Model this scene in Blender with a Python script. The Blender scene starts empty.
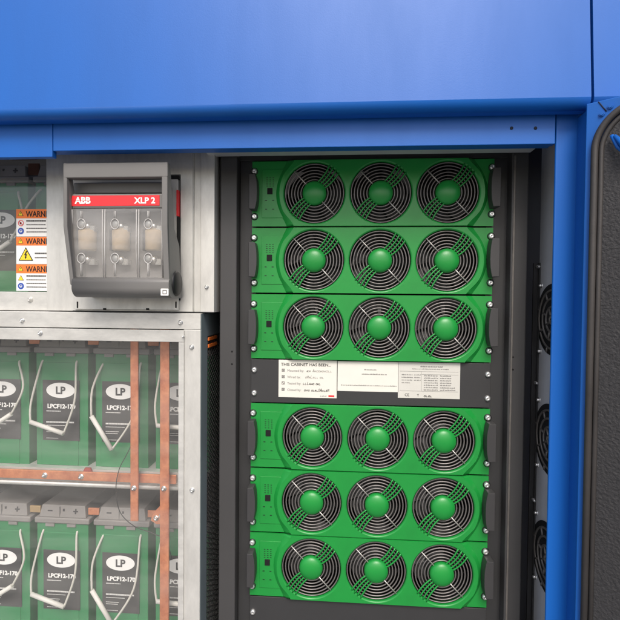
import bpy, bmesh, math, random
from mathutils import Vector, Matrix
from mathutils.geometry import tessellate_polygon
R = math.radians
random.seed(7)
C = bpy.context.scene.collection
PI = math.pi

# ------------------------------------------------------------------ camera
CAM = Vector((0.1882, -0.9449, -0.2814))
YAW, PITCH, ROLL, F = 0.071, 0.0236, 0.009, 466.0          # radians, focal length in photo pixels
_f = Vector((-math.sin(YAW)*math.cos(PITCH), math.cos(YAW)*math.cos(PITCH), -math.sin(PITCH)))
_r0 = Vector((math.cos(YAW), math.sin(YAW), 0)); _u0 = _r0.cross(_f)
_r = _r0*math.cos(ROLL) + _u0*math.sin(ROLL); _u = _u0*math.cos(ROLL) - _r0*math.sin(ROLL)
def ray(px, py): return _f + _r*((px-310)/F) + _u*((310-py)/F)
def A(px, py, Y):                      # measured point of the photograph on the plane y = Y
    d = ray(px, py); return CAM + d*((Y-CAM.y)/d.y)
def Q(x0, y0, x1, y1, Y):              # measured rectangle on the plane y = Y -> X0, X1, Z0, Z1
    xm, ym = (x0+x1)/2, (y0+y1)/2
    return A(x0, ym, Y).x, A(x1, ym, Y).x, A(xm, y1, Y).z, A(xm, y0, Y).z
cd = bpy.data.cameras.new('camera'); cam = bpy.data.objects.new('camera', cd); C.objects.link(cam)
cd.sensor_width = 36; cd.lens = F/620*36; cd.clip_start = 0.02; cd.clip_end = 2000
cam.matrix_world = Matrix(((_r.x, _u.x, -_f.x, CAM.x), (_r.y, _u.y, -_f.y, CAM.y), (_r.z, _u.z, -_f.z, CAM.z), (0, 0, 0, 1)))
bpy.context.scene.camera = cam

# ------------------------------------------------------------------ materials
def mat(name, col, rough=.5, metal=0, bump=0, bscale=200, var=0, vscale=8, vcol=None, coat=0, spec=.5, rvar=0, stretch=None):
    m = bpy.data.materials.new(name); m.use_nodes = True
    nt = m.node_tree; b = nt.nodes['Principled BSDF']; L = nt.links.new
    b.inputs['Base Color'].default_value = (*col, 1); b.inputs['Roughness'].default_value = rough
    b.inputs['Metallic'].default_value = metal; b.inputs['Coat Weight'].default_value = coat
    b.inputs['Specular IOR Level'].default_value = spec; b.inputs['Coat Roughness'].default_value = .15
    tc = nt.nodes.new('ShaderNodeTexCoord'); mp = nt.nodes.new('ShaderNodeMapping'); L(tc.outputs['Object'], mp.inputs[0])
    if stretch: mp.inputs['Scale'].default_value = stretch
    if var or rvar:
        n = nt.nodes.new('ShaderNodeTexNoise'); n.inputs['Scale'].default_value = vscale; n.inputs['Detail'].default_value = 8
        n.inputs['Roughness'].default_value = .65
        L(mp.outputs[0], n.inputs['Vector'])
        rp = nt.nodes.new('ShaderNodeMapRange'); rp.inputs[1].default_value = .3; rp.inputs[2].default_value = .7
        L(n.outputs['Fac'], rp.inputs[0])
        if var:
            mx = nt.nodes.new('ShaderNodeMix'); mx.data_type = 'RGBA'
            v = vcol or tuple(c*(1-var) for c in col)
            mx.inputs['A'].default_value = (*col, 1); mx.inputs['B'].default_value = (*v, 1)
            L(rp.outputs[0], mx.inputs['Factor']); L(mx.outputs['Result'], b.inputs['Base Color'])
        if rvar:
            r2 = nt.nodes.new('ShaderNodeMapRange'); r2.inputs[3].default_value = rough-rvar; r2.inputs[4].default_value = rough+rvar
            L(n.outputs['Fac'], r2.inputs[0]); L(r2.outputs[0], b.inputs['Roughness'])
    if bump:
        n2 = nt.nodes.new('ShaderNodeTexNoise'); n2.inputs['Scale'].default_value = bscale; n2.inputs['Detail'].default_value = 4
        L(tc.outputs['Object'], n2.inputs['Vector'])
        bp = nt.nodes.new('ShaderNodeBump'); bp.inputs['Strength'].default_value = bump; bp.inputs['Distance'].default_value = .002
        L(n2.outputs['Fac'], bp.inputs['Height']); L(bp.outputs[0], b.inputs['Normal'])
    return m
M = dict(
    green=mat('green plastic', (.011, .262, .042), .34, bump=.08, bscale=1100, var=.14, vscale=18, rvar=.05),
    green_case=mat('battery green', (.030, .215, .078), .5, bump=.05, bscale=400, var=.12, vscale=10),
    lid=mat('battery lid grey', (.25, .235, .22), .6, bump=.05, bscale=300, var=.15, vscale=14),
    label_dark=mat('label charcoal', (.052, .05, .05), .6, var=.1),
    white=mat('white print', (.82, .81, .78), .6),
    paper=mat('label paper', (.72, .70, .63), .7, var=.06, vscale=20),
       foil=mat('grey label foil', (.60, .59, .54), .55, var=.06, vscale=20), ink=mat('grey ink', (.16, .155, .15), .8), inkblack=mat('black ink', (.015, .015, .015), .8),
    orange=mat('warning orange', (.85, .20, .035), .5), yellow=mat('warning yellow', (.85, .62, .03), .5),
    symblue=mat('symbol blue', (.03, .08, .38), .5), red=mat('red plastic', (.72, .028, .035), .45, bump=.03),
    green_dark=mat('dark green print', (.003, .03, .010), .6),
    rack=mat('rack dark grey', (.036, .036, .037), .44, bump=.10, bscale=1500, var=.18, vscale=6, rvar=.06),
    rackpost=mat('post dark grey', (.056, .0545, .055), .44, bump=.12, bscale=1500, var=.15, vscale=6, rvar=.06),
    black=mat('black plastic', (.006, .006, .007), .5), blackmetal=mat('black mesh', (.10, .10, .10), .35, metal=.4),
    handle=mat('module handle', (.040, .039, .040), .5, bump=.1, bscale=1200),
    screwgrey=mat('grey screw', (.62, .66, .68), .4, metal=.2),
    grille_highlight=mat('grille steel and edge highlight', (.19, .175, .16), .4, metal=.3, var=.3, vscale=40),  # grey of the vent grilles, also paints the post edge's highlight
    rotor=mat('fan rotor', (.035, .034, .034), .4),
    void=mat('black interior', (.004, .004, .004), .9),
    wire=mat('steel wire', (.20, .185, .18), .42, metal=.5), spoke=mat('bright steel', (.50, .48, .45), .35, metal=.6),
    zinc=mat('zinc screw', (.82, .82, .80), .28, metal=.85, rvar=.1, vscale=100),
    galv=mat('galvanised sheet', (.72, .71, .67), .42, metal=.4, bump=.05, bscale=60, var=.24, vscale=38, rvar=.12, stretch=(1, 1, .35)),
    galv2=mat('galvanised bar', (.74, .73, .69), .4, metal=.4, bump=.06, bscale=90, var=.30, vscale=45, rvar=.12, stretch=(.4, 1, 1)),
    darkgalv=mat('painted side steel', (.24, .29, .31), .4, metal=.1, var=.2),
    copper=mat('copper', (.86, .36, .18), .38, metal=.45, var=.35, vscale=30, vcol=(.46, .13, .06), rvar=.12),
    copper_shaded=mat('shade-painted copper', (.16, .075, .05), .5, metal=.6, var=.3, vscale=30),  # copper with shade painted into the colour
    brass=mat('tinned link', (.72, .50, .26), .4, metal=.7, var=.2, vscale=30),
    redwrap=mat('red sleeve', (.30, .05, .04), .5),
    blue=mat('blue paint', (.007, .110, .44), .46, spec=.4, bump=.06, bscale=420, var=.09, vscale=5, rvar=.08, stretch=(2.2, 1, .5)),
    bluehole=mat('hole shadow', (.006, .012, .03), .8),
    grey_plastic=mat('switch grey plastic', (.165, .16, .153), .48, bump=.06, bscale=900, var=.08, vscale=12),
    grey_light=mat('switch light grey plastic', (.52, .51, .49), .5), clear_edge=mat('moulded clear edge', (.50, .49, .475), .4), base_grey=mat('switch base', (.27, .265, .26), .5),
    ceramic=mat('fuse ceramic', (.90, .70, .44), .5, var=.15, vscale=40),
    rubber=mat('rubber seal', (.052, .047, .045), .55, bump=.15, bscale=500, var=.35, vscale=12),
    foam=mat('insulation foam', (.034, .033, .035), .7, bump=1.0, bscale=230, var=.4, vscale=220),
    rope=mat('cream rope', (.56, .54, .48), .8, bump=.3, bscale=900), tube=mat('white tube', (.64, .62, .57), .5),
    concrete=mat('concrete', (.22, .217, .21), .9, bump=.3, bscale=20, var=.25, vscale=3),
    steelwall=mat('grey painted wall', (.66, .67, .69), .42, metal=.1, var=.25, vscale=5, rvar=.08),
    cable=mat('black cable', (.012, .012, .012), .5),
)
def clear(name, dust_haze, tint=(1, 1, 1), rough=.06, dust_haze_col=(.8, .79, .75)):
    m = bpy.data.materials.new(name); m.use_nodes = True; nt = m.node_tree; nt.nodes.clear(); L = nt.links.new
    o = nt.nodes.new('ShaderNodeOutputMaterial'); t = nt.nodes.new('ShaderNodeBsdfTransparent'); t.inputs[0].default_value = (*tint, 1)
    g = nt.nodes.new('ShaderNodeBsdfGlossy'); g.inputs['Roughness'].default_value = rough
    d = nt.nodes.new('ShaderNodeBsdfDiffuse'); d.inputs[0].default_value = (*dust_haze_col, 1)
    lw = nt.nodes.new('ShaderNodeLayerWeight'); pw = nt.nodes.new('ShaderNodeMath'); pw.operation = 'POWER'; pw.inputs[1].default_value = 5
    L(lw.outputs['Facing'], pw.inputs[0]); fr = nt.nodes.new('ShaderNodeMath'); fr.operation = 'MULTIPLY_ADD'; fr.inputs[1].default_value = .96; fr.inputs[2].default_value = .04
    L(pw.outputs[0], fr.inputs[0])
    tc = nt.nodes.new('ShaderNodeTexCoord'); n = nt.nodes.new('ShaderNodeTexNoise'); n.inputs['Scale'].default_value = 9; n.inputs['Detail'].default_value = 7; n.inputs['Distortion'].default_value = .6
    mp = nt.nodes.new('ShaderNodeMapping'); mp.inputs['Rotation'].default_value = (0, R(35), 0); mp.inputs['Scale'].default_value = (.5, 1, 2.2)  # diagonal streaks paint uneven reflections into the dust haze
    L(tc.outputs['Object'], mp.inputs[0]); L(mp.outputs[0], n.inputs['Vector'])
    mr = nt.nodes.new('ShaderNodeMapRange'); mr.inputs[1].default_value = .3; mr.inputs[2].default_value = .7
    mr.inputs[3].default_value = dust_haze*.4; mr.inputs[4].default_value = dust_haze*1.6
    L(n.outputs['Fac'], mr.inputs[0])
    m1 = nt.nodes.new('ShaderNodeMixShader'); L(mr.outputs[0], m1.inputs[0]); L(t.outputs[0], m1.inputs[1]); L(d.outputs[0], m1.inputs[2])
    m2 = nt.nodes.new('ShaderNodeMixShader'); L(fr.outputs[0], m2.inputs[0]); L(m1.outputs[0], m2.inputs[1]); L(g.outputs[0], m2.inputs[2])
    L(m2.outputs[0], o.inputs[0]); return m
M['acrylic'] = clear('dusty acrylic sheet', .045)  # its dust streaks also stand in for uneven reflections
M['smoke'] = clear('smoked clear plastic', .20, (.90, .89, .88), .16, (.62, .61, .60))

# ------------------------------------------------------------------ mesh helpers
class MB:
    def __init__(s): s.v = []; s.f = []; s.sm = []
    def add(s, vs, fs, smooth=False):
        o = len(s.v); s.v += [Vector(v) for v in vs]; s.f += [tuple(i+o for i in f) for f in fs]; s.sm += [smooth]*len(fs); return s
    def box(s, x0, x1, y0, y1, z0, z1):
        vs = [(x, y, z) for x in (x0, x1) for y in (y0, y1) for z in (z0, z1)]
        return s.add(vs, [(0, 1, 3, 2), (4, 6, 7, 5), (0, 4, 5, 1), (2, 3, 7, 6), (0, 2, 6, 4), (1, 5, 7, 3)])
    def tube(s, pts, r, n=8, closed=False, caps=True):
        pts = [Vector(p) for p in pts]; N = len(pts); rs = r if isinstance(r, (list, tuple)) else [r]*N
        vs = []; up = None
        for i, p in enumerate(pts):
            a = pts[(i-1) % N] if (closed or i > 0) else p; b = pts[(i+1) % N] if (closed or i < N-1) else p
            t = (b-a).normalized()
            if up is None: up = Vector((0, 1, 0)) if abs(t.y) < .9 else Vector((1, 0, 0))
            x = (up - t*up.dot(t)).normalized(); y = t.cross(x); up = x
            for k in range(n):
                w = 2*PI*k/n; vs.append(p + (x*math.cos(w)+y*math.sin(w))*rs[i])
        fs = []
        for i in range(N if closed else N-1):
            j = (i+1) % N
            for k in range(n):
                l = (k+1) % n; fs.append((i*n+k, i*n+l, j*n+l, j*n+k))
        s.add(vs, fs, True)
        if caps and not closed: s.f += [tuple(len(s.v)-len(vs)+k for k in range(n))[::-1], tuple(len(s.v)-n+k for k in range(n))]; s.sm += [False]*2
        return s
    def prism(s, outer, y0, y1, holes=(), flip=False):            # polygons in XZ, extruded from y0 (front) to y1
        loops = [[Vector((p[0], p[1], 0)) for p in outer]] + [[Vector((p[0], p[1], 0)) for p in h] for h in holes]
        flat = [p for l in loops for p in l]; n = len(flat); tris = tessellate_polygon(loops)
        vs = [(p.x, y0, p.y) for p in flat] + [(p.x, y1, p.y) for p in flat]
        fs = [tuple(t) for t in tris] + [tuple(i+n for i in t[::-1]) for t in tris]
        o = 0; sd = []
        for l in loops:
            m = len(l)
            for i in range(m): j = (i+1) % m; sd.append((o+i, o+j, n+o+j, n+o+i))
            o += m
        return s.add(vs, fs+sd)
    def lathe(s, c, prof, n=24, axis='y'):                        # prof: (radius, offset along -Y from c)
        vs = []; fs = []
        for (r, h) in prof:
            for k in range(n):
                w = 2*PI*k/n
                vs.append((c[0]+r*math.cos(w), c[1]-h, c[2]+r*math.sin(w)) if axis == 'y' else (c[0]-h, c[1]+r*math.cos(w), c[2]+r*math.sin(w)))
        for i in range(len(prof)-1):
            for k in range(n): l = (k+1) % n; fs.append((i*n+k, i*n+l, (i+1)*n+l, (i+1)*n+k))
        fs.append(tuple(range((len(prof)-1)*n, len(prof)*n)))
        return s.add(vs, fs, True)
    def bolt(s, x, y, z, r, axis='y'):                            # pan head on a flat ring
        return s.lathe((x, y, z), [(r*1.45, -.001), (r*1.45, .0012), (r*1.02, .0014), (r, .0035), (r*.8, .0052), (r*.45, .0058), (r*.4, .0045), (.0001, .0045)], 14, axis)
    def build(s, name, m, parent=None, bevel=0, seg=2, org=None):
        me = bpy.data.meshes.new(name); L = org or (root_loc(parent) if parent else Vector((0, 0, 0)))
        me.from_pydata([v-L for v in s.v], [], s.f)
        me.polygons.foreach_set('use_smooth', s.sm)
        bm = bmesh.new(); bm.from_mesh(me); bmesh.ops.recalc_face_normals(bm, faces=bm.faces); bm.to_mesh(me); bm.free()
        me.materials.append(M[m]); o = bpy.data.objects.new(name, me); C.objects.link(o)
        if parent: o.parent = parent
        elif org: o.location = org
        if bevel:
            b = o.modifiers.new('Bevel', 'BEVEL'); b.width = bevel; b.segments = seg; b.limit_method = 'ANGLE'; b.angle_limit = R(40); b.harden_normals = True
        return o
def root_loc(o):
    while o.parent: o = o.parent
    return o.location.copy()
def tag(o, label, cat, group=None, kind=None):
    if label: o['label'] = label
    if cat: o['category'] = cat
    if group: o['group'] = group
    if kind: o['kind'] = kind
    return o
def thing(name, label, cat, loc, group=None):
    o = bpy.data.objects.new(name, None); C.objects.link(o); o.location = loc; o.empty_display_size = .05
    return tag(o, label, cat, group)
def dup(o, parent=None):
    c = o.copy(); C.objects.link(c)
    if parent: c.parent = parent
    for ch in [x for x in C.objects if x.parent is o]: dup(ch, c)
    return c
def text_geo(mb, s, x, z, y, size, width=None, bold=0, align='LEFT', shear=0):   # lettering facing -Y, 0.3 mm proud
    cu = bpy.data.curves.new('t', 'FONT'); cu.body = s; cu.size = size; cu.align_x = align; cu.offset = bold; cu.shear = shear; cu.resolution_u = 3
    o = bpy.data.objects.new('t', cu); C.objects.link(o)
    dg = bpy.context.evaluated_depsgraph_get(); dg.update(); me = bpy.data.meshes.new_from_object(o.evaluated_get(dg))
    k = 1
    if width and len(me.vertices):
        w = max(v.co.x for v in me.vertices)-min(v.co.x for v in me.vertices); k = width/w if w > 0 else 1
    mb.add([(x+v.co.x*k, y, z+v.co.y) for v in me.vertices], [tuple(p.vertices) for p in me.polygons])
    bpy.data.objects.remove(o); bpy.data.curves.remove(cu); bpy.data.meshes.remove(me)
    return mb
def circ(x, z, r, n=48, rz=None): return [(x+r*math.cos(2*PI*k/n), z+(rz or r)*math.sin(2*PI*k/n)) for k in range(n)]
def rrect(x0, x1, z0, z1, r, n=6):
    out = []
    for cx, cz, a in ((x1-r, z1-r, 0), (x0+r, z1-r, 90), (x0+r, z0+r, 180), (x1-r, z0+r, 270)):
        for k in range(n+1): w = R(a+90*k/n); out.append((cx+r*math.cos(w), cz+r*math.sin(w)))
    return out
def bez(p0, p1, p2, n=8): return [Vector(p0)*(1-t)**2+Vector(p1)*2*t*(1-t)+Vector(p2)*t*t for t in [i/n for i in range(n+1)]]
def spline(pts, n=6):
    P = [Vector(p) for p in pts]; out = []
    for i in range(len(P)-1):
        a, b, c, d = P[max(i-1, 0)], P[i], P[i+1], P[min(i+2, len(P)-1)]
        for k in range(n):
            t = k/n; out.append(.5*((2*b)+(c-a)*t+(2*a-5*b+4*c-d)*t*t+(3*b-a-3*c+d)*t**3))
    return out+[P[-1]]

# ------------------------------------------------------------------ the setting
GZ = -1.55
g = MB().box(-60, 60, -120, 40, GZ-.2, GZ).build('ground', 'concrete'); tag(g, None, None, kind='structure')

# ------------------------------------------------------------------ blue container
FAS, LIN, POST = -.165, -.130, -.126
WX = .585                                                          # inner face of the right hand wall
FLOOR = -1.12
cont = thing('equipment_container', 'blue steel container around rack and batteries, door swung open on the right', 'container', (.2, 0, FLOOR))
zf = A(300, 112.5, FAS).z                                            # lower edge of the fascia
xs = A(593, 90, FAS).x
ov = .012
TILT = .07
fp = MB(); RB = .016
fprof = [(FAS, .62)]+[(FAS+RB-RB*math.cos(R(a)), zf+RB-RB*math.sin(R(a))) for a in range(0, 91, 10)]+[(FAS+.03, zf), (FAS+.03, .62)]
for xa, xb in ((-1.7, xs-.0022), (xs+.0022, 1.6)):
    n = len(fprof); o = len(fp.v); fp.v += [Vector((xa, *p)) for p in fprof]+[Vector((xb, *p)) for p in fprof]
    fs_ = [tuple(range(o, o+n)), tuple(range(o+n, o+2*n))[::-1]]+[(o+i, o+(i+1) % n, o+n+(i+1) % n, o+n+i) for i in range(n)]; fp.f += fs_; fp.sm += [False]*2+[1 <= i <= 9 for i in range(n)]
fp.box(-1.7, 1.6, FAS+.030, FAS+.033, zf+.006, .62)
for v in fp.v:
    if v.z > zf+.02: v.y += (v.z-zf)*TILT
fp.build('fascia_panel', 'blue', cont)
zl = A(300, 147.5, LIN).z; xl0 = A(53, 154, LIN).x; xl1 = A(555.5, 130, LIN).x
lip = MB().box(xl0, xl1, LIN, LIN+.012, zl, zf+.03).box(-1.7, xl1, LIN+.012, LIN+.03, zl+.002, zf+.03).box(-1.7, xl0-.0004, LIN-.0015, LIN+.012, A(26, 157.5, LIN).z, zf+.03)
lip_o = lip.build('lintel', 'blue', cont, .0012)
for px in (511.5, 535.5):
    p = A(px, 128.2, LIN); MB().lathe((p.x, LIN, p.z), [(.0028, -.001), (.0028, .0006), (.0001, .0006)], 12).build('hole', 'bluehole', lip_o)
xp0, xp1 = A(551.5, 345, POST).x, A(575.5, 345, POST).x
xp2 = A(582, 345, POST-.006).x
MB().box(xp0, xp1, POST, POST+.006, FLOOR, zf+.03).box(A(583.2, 345, -.162).x, xp2+.09, -.160, POST+.008, FLOOR, zf-.001).box(xp1+.0002, A(583.2, 345, -.162).x, POST+.002, POST+.008, FLOOR, zf+.03).build('door_post', 'blue', cont, .003, 3)
MB().box(-1.7, .90, .08, .62, .602, .63).build('roof', 'blue', cont)
MB().box(-1.7, .90, .50, .52, FLOOR, .60).box(.88, .90, POST+.02, .50, FLOOR, .60).build('back_wall', 'rack', cont)
MB().box(-1.7, -1.68, LIN+.03, .50, FLOOR, .60).build('side_panel', 'steelwall', cont)
MB().box(-1.7, .9, -.12, .52, FLOOR-.12, FLOOR).build('floor', 'rack', cont)
MB().box(-1.7, 1.4, -.14, -.12, GZ, FLOOR-.02).box(-1.7, 1.4, -.12, .5, GZ, FLOOR-.125).build('sill', 'blue', cont)
# right hand inner wall with round slotted fan grilles
gc = A(546.5, 440, -.03); gy = gc.y
R_g = .0685; pitch = A(546.5, 440, gy).z-A(545.2, 559, gy).z
gx = WX
grz = [gc.z+pitch*k for k in (1, 0, -1, -2)]
wall = MB().box(WX, WX+.012, -.12, .034, FLOOR, .58).build('side_wall', 'steelwall', cont)
for z in grz:
    gm = MB()                                                       # black recess with grey rings and struts in front
    gm.lathe((WX, gy, z), [(R_g, -.001), (R_g, .0012), (.0001, .0012)], 48, 'x')
    go = gm.build('vent_opening', 'void', wall)
    rg = MB()
    for rr in (.008, .024, .040, .056):
        rg.tube([(WX-.0016, gy+rr*math.cos(2*PI*k/40), z+rr*math.sin(2*PI*k/40)) for k in range(40)], .0023, 6, True)
    for k in range(4):
        for j, (ra, rb) in enumerate(((.0, .024), (.024, .040), (.040, .056), (.056, .0668))):
            w = PI/4+k*PI/2+(j % 2)*PI/4+.3
            rg.tube([(WX-.0016, gy+ra*math.cos(w), z+ra*math.sin(w)), (WX-.0016, gy+rb*math.cos(w), z+rb*math.sin(w))], .0023, 6)
    rg.build('vent_grille', 'grille_highlight', wall)
    for dy in (-1, 1):
        for dz in (-1, 1): MB().bolt(WX, gy+dy*.052, z+dz*.066, .0034, 'x').build('screw', 'zinc', wall)
yb = .034
for py in (267, 382, 498):
    p = A(529, py, yb); MB().lathe((WX-.006, yb-.004, p.z), [(.0001, 0), (.0035, .0), (.0035, .005), (.0022, .006), (.0022, .011), (.0001, .011)], 10).build('screw', 'zinc', wall)
MB().box(WX-.012, WX+.012, yb-.002, yb+.002, FLOOR, A(531, 263, yb).z).build('wall_flange', 'rack', wall)
MB().box(WX-.0035, WX-.0005, yb-.007, yb-.0025, FLOOR, A(531, 263, yb).z).build('wall_flange', 'rack', wall)
MB().box(.40, .80, .10, .112, FLOOR, .60).build('baffle', 'rack', cont)

# the door, swung out to the right
H = A(582.3, 345, -.174); dd = Vector((.80, -.60, 0)); dn = Vector((-.60, -.80, 0))
def D(px, py, off=0):                                              # point of the photograph on the door's inner face -> (s, z)
    d = ray(px, py); P0 = H+dn*off; t = (P0-CAM).dot(dn)/d.dot(dn); p = CAM+d*t; return (p-P0).dot(dd), p.z
def dpt(s, z, off): q = H+dd*s+dn*off; return Vector((q.x, q.y, z))
ztop = D(603, 100)[1]
def dbox(mb, s0, s1, o0, o1, z0, z1):
    vs = [dpt(s, z, o) for s in (s0, s1) for o in (o0, o1) for z in (z0, z1)]
    return mb.add(vs, [(0, 1, 3, 2), (4, 6, 7, 5), (0, 4, 5, 1), (2, 3, 7, 6), (0, 2, 6, 4), (1, 5, 7, 3)])
DW = .62; zb = FLOOR-.02
s_o = D(587, 250, .004)[0]; z_o = ztop-(D(590, 345)[0]-0)*0-.012
door = dbox(MB(), -.002, DW, -.04, 0, zb, ztop).build('door', 'blue', cont, .0015)
# mitred corner joint and screws of the door's frame
so = D(588.5, 250, .006)[0]; si = D(603, 250, .006)[0]; zo = D(640, 90, .006)[1]
zo = ztop-.008; wg = si-so
def rpath(s0, z1, r, off, n=14):                                   # down the hinge side, round the top corner and on along the top
    pts = [dpt(s0, zb+.03, off), dpt(s0, z1-r-.2, off), dpt(s0, z1-r-.0005, off)]
    for k in range(n+1): w = PI-PI/2*k/n; pts.append(dpt(s0+r+r*math.cos(w), z1-r+r*math.sin(w), off))
    pts += [dpt(DW-.03, z1, off)]
    return pts
rc = .064
gk = MB()
gk.tube(rpath(so+wg*.26, zo-wg*.26, rc, .005), wg*.27, 10)
gk.tube(rpath(so+wg*.70, zo-wg*.70, rc-wg*.35, .002), wg*.20, 10)
gk.tube(rpath(so+wg*.93, zo-wg*.93, rc-wg*.5, .001), wg*.10, 8)
gk.build('gasket', 'rubber', door)
fo = MB()
s2 = so+wg*.9; z2 = zo-wg*.9; r2 = rc-wg*.45
pl = [(s2, zb+.04)]+[(s2+r2+r2*math.cos(PI-PI/2*k/12), z2-r2+r2*math.sin(PI-PI/2*k/12)) for k in range(13)]+[(DW-.04, z2), (DW-.04, zb+.04)]
n = len(pl); fo.add([dpt(s, z, .003) for s, z in pl]+[dpt(s, z, -.002) for s, z in pl], [tuple(range(n)), tuple(range(n, 2*n))[::-1]]+[(i, (i+1) % n, n+(i+1) % n, n+i) for i in range(n)])
fo.build('insulation_pad', 'foam', door)
for px, py in ((602, 114), (610.5, 106.5)):
    ds = MB(); s, z = D(px, py); base = dpt(s, z, 0)
    for rr, h in (((.0042), .002), ((.0026), .0035)):
        ring = [base+dd*(rr*math.cos(2*PI*k/14))+Vector((0, 0, rr*math.sin(2*PI*k/14))) for k in range(14)]
        ds.add([p-dn*.001 for p in ring]+[p+dn*h for p in ring], [tuple(range(14, 28))]+[(k, (k+1) % 14, 14+(k+1) % 14, 14+k) for k in range(14)])
    ds.build('screw', 'blue', door)
jt = MB(); a, b = D(598.5, 101.8), D(606.5, 111.5)
jt.tube([dpt(*a, .0002), dpt(*b, .0002)], .0009, 6); jt.build('joint_seam', 'bluehole', door)
sp = MB(); a, b, c = D(611.5, 135, .012), D(617.5, 147, .012), D(634, 160, .012)
sp.tube([dpt(*a, .010), dpt(*b, .012), dpt(*c, .012)], .003, 8)
sp.tube([dpt(a[0]+.004, a[1]-.002, .012), dpt(b[0]+.010, b[1]-.002, .018), dpt(c[0]+.01, c[1]+.01, .018)], [.0025, .006, .006], 10)
sp.build('door_stay', 'blue', door)

# ------------------------------------------------------------------ rack cabinet
U3 = .13335*1.015; U2 = .0889*1.015; W = .4826
RY = .004                                                           # rail plane
rack = thing('rack_cabinet', 'dark grey steel equipment rack that holds the green fan modules', 'rack', (W/2, .1, FLOOR))
PY = -.014
def vbar(name, px0, px1, Y, y1, m, ztop_, bev=.0015):
    x0, x1 = A(px0[0], 345, Y).x, A(px0[1], 345, Y).x
    return MB().box(x0, x1, Y, y1, FLOOR, ztop_).build(name, m, rack, bev)
zt = A(300, 151, RY).z
pl_ = vbar('post', (219.3, 236.3), None, PY, .09, 'rackpost', zt+.03, .003)
pr_ = vbar('post', (508.8, 525.8), None, PY, .09, 'rackpost', zt+.03, .003)
for px, py in ((232, 351.5), (232, 364)):
    p = A(px, py, PY); MB().lathe((p.x, PY, p.z), [(.0018, -.001), (.0018, .0005), (.0001, .0005)], 10).build('hole', 'void', pl_)
for px, py in ((513, 357), (513, 369.5)):
    p = A(px, py, PY); MB().lathe((p.x, PY, p.z), [(.0018, -.001), (.0018, .0005), (.0001, .0005)], 10).build('hole', 'void', pr_)
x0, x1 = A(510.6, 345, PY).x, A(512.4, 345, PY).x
MB().box(x0, x1, PY-.0016, PY+.002, FLOOR, zt-.02).build('edge_highlight', 'grille_highlight', rack, .0007)  # lighter strip paints the highlight along the post's edge
vbar('rail', (239.3, 256), None, RY+.008, .10, 'rack', zt+.02)
vbar('rail', (484, 505), None, RY+.008, .10, 'rack', zt+.02)
x0, x1 = A(239, 345, PY).x, A(506, 345, PY).x
MB().box(x0-.02, x1+.02, RY+.0045, .10, .0015, zt+.025).build('crossbar', 'rack', rack, .001)
q = Q(205, 143, 537, 149.8, -.05)
MB().box(q[0], q[1], -.05, -.02, q[2], q[3]+.03).box(q[0]-.1, q[1], -.02, .09, q[3]+.005, q[3]+.03).build('top_channel', 'steelwall', rack, .001)
MB().box(-.03, W+.03, .40, .41, FLOOR, zt).box(-.04, -.02, .10, .41, FLOOR, zt).box(W+.045, W+.06, .10, .41, FLOOR, zt).build('inner_shroud', 'void', rack)

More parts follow.
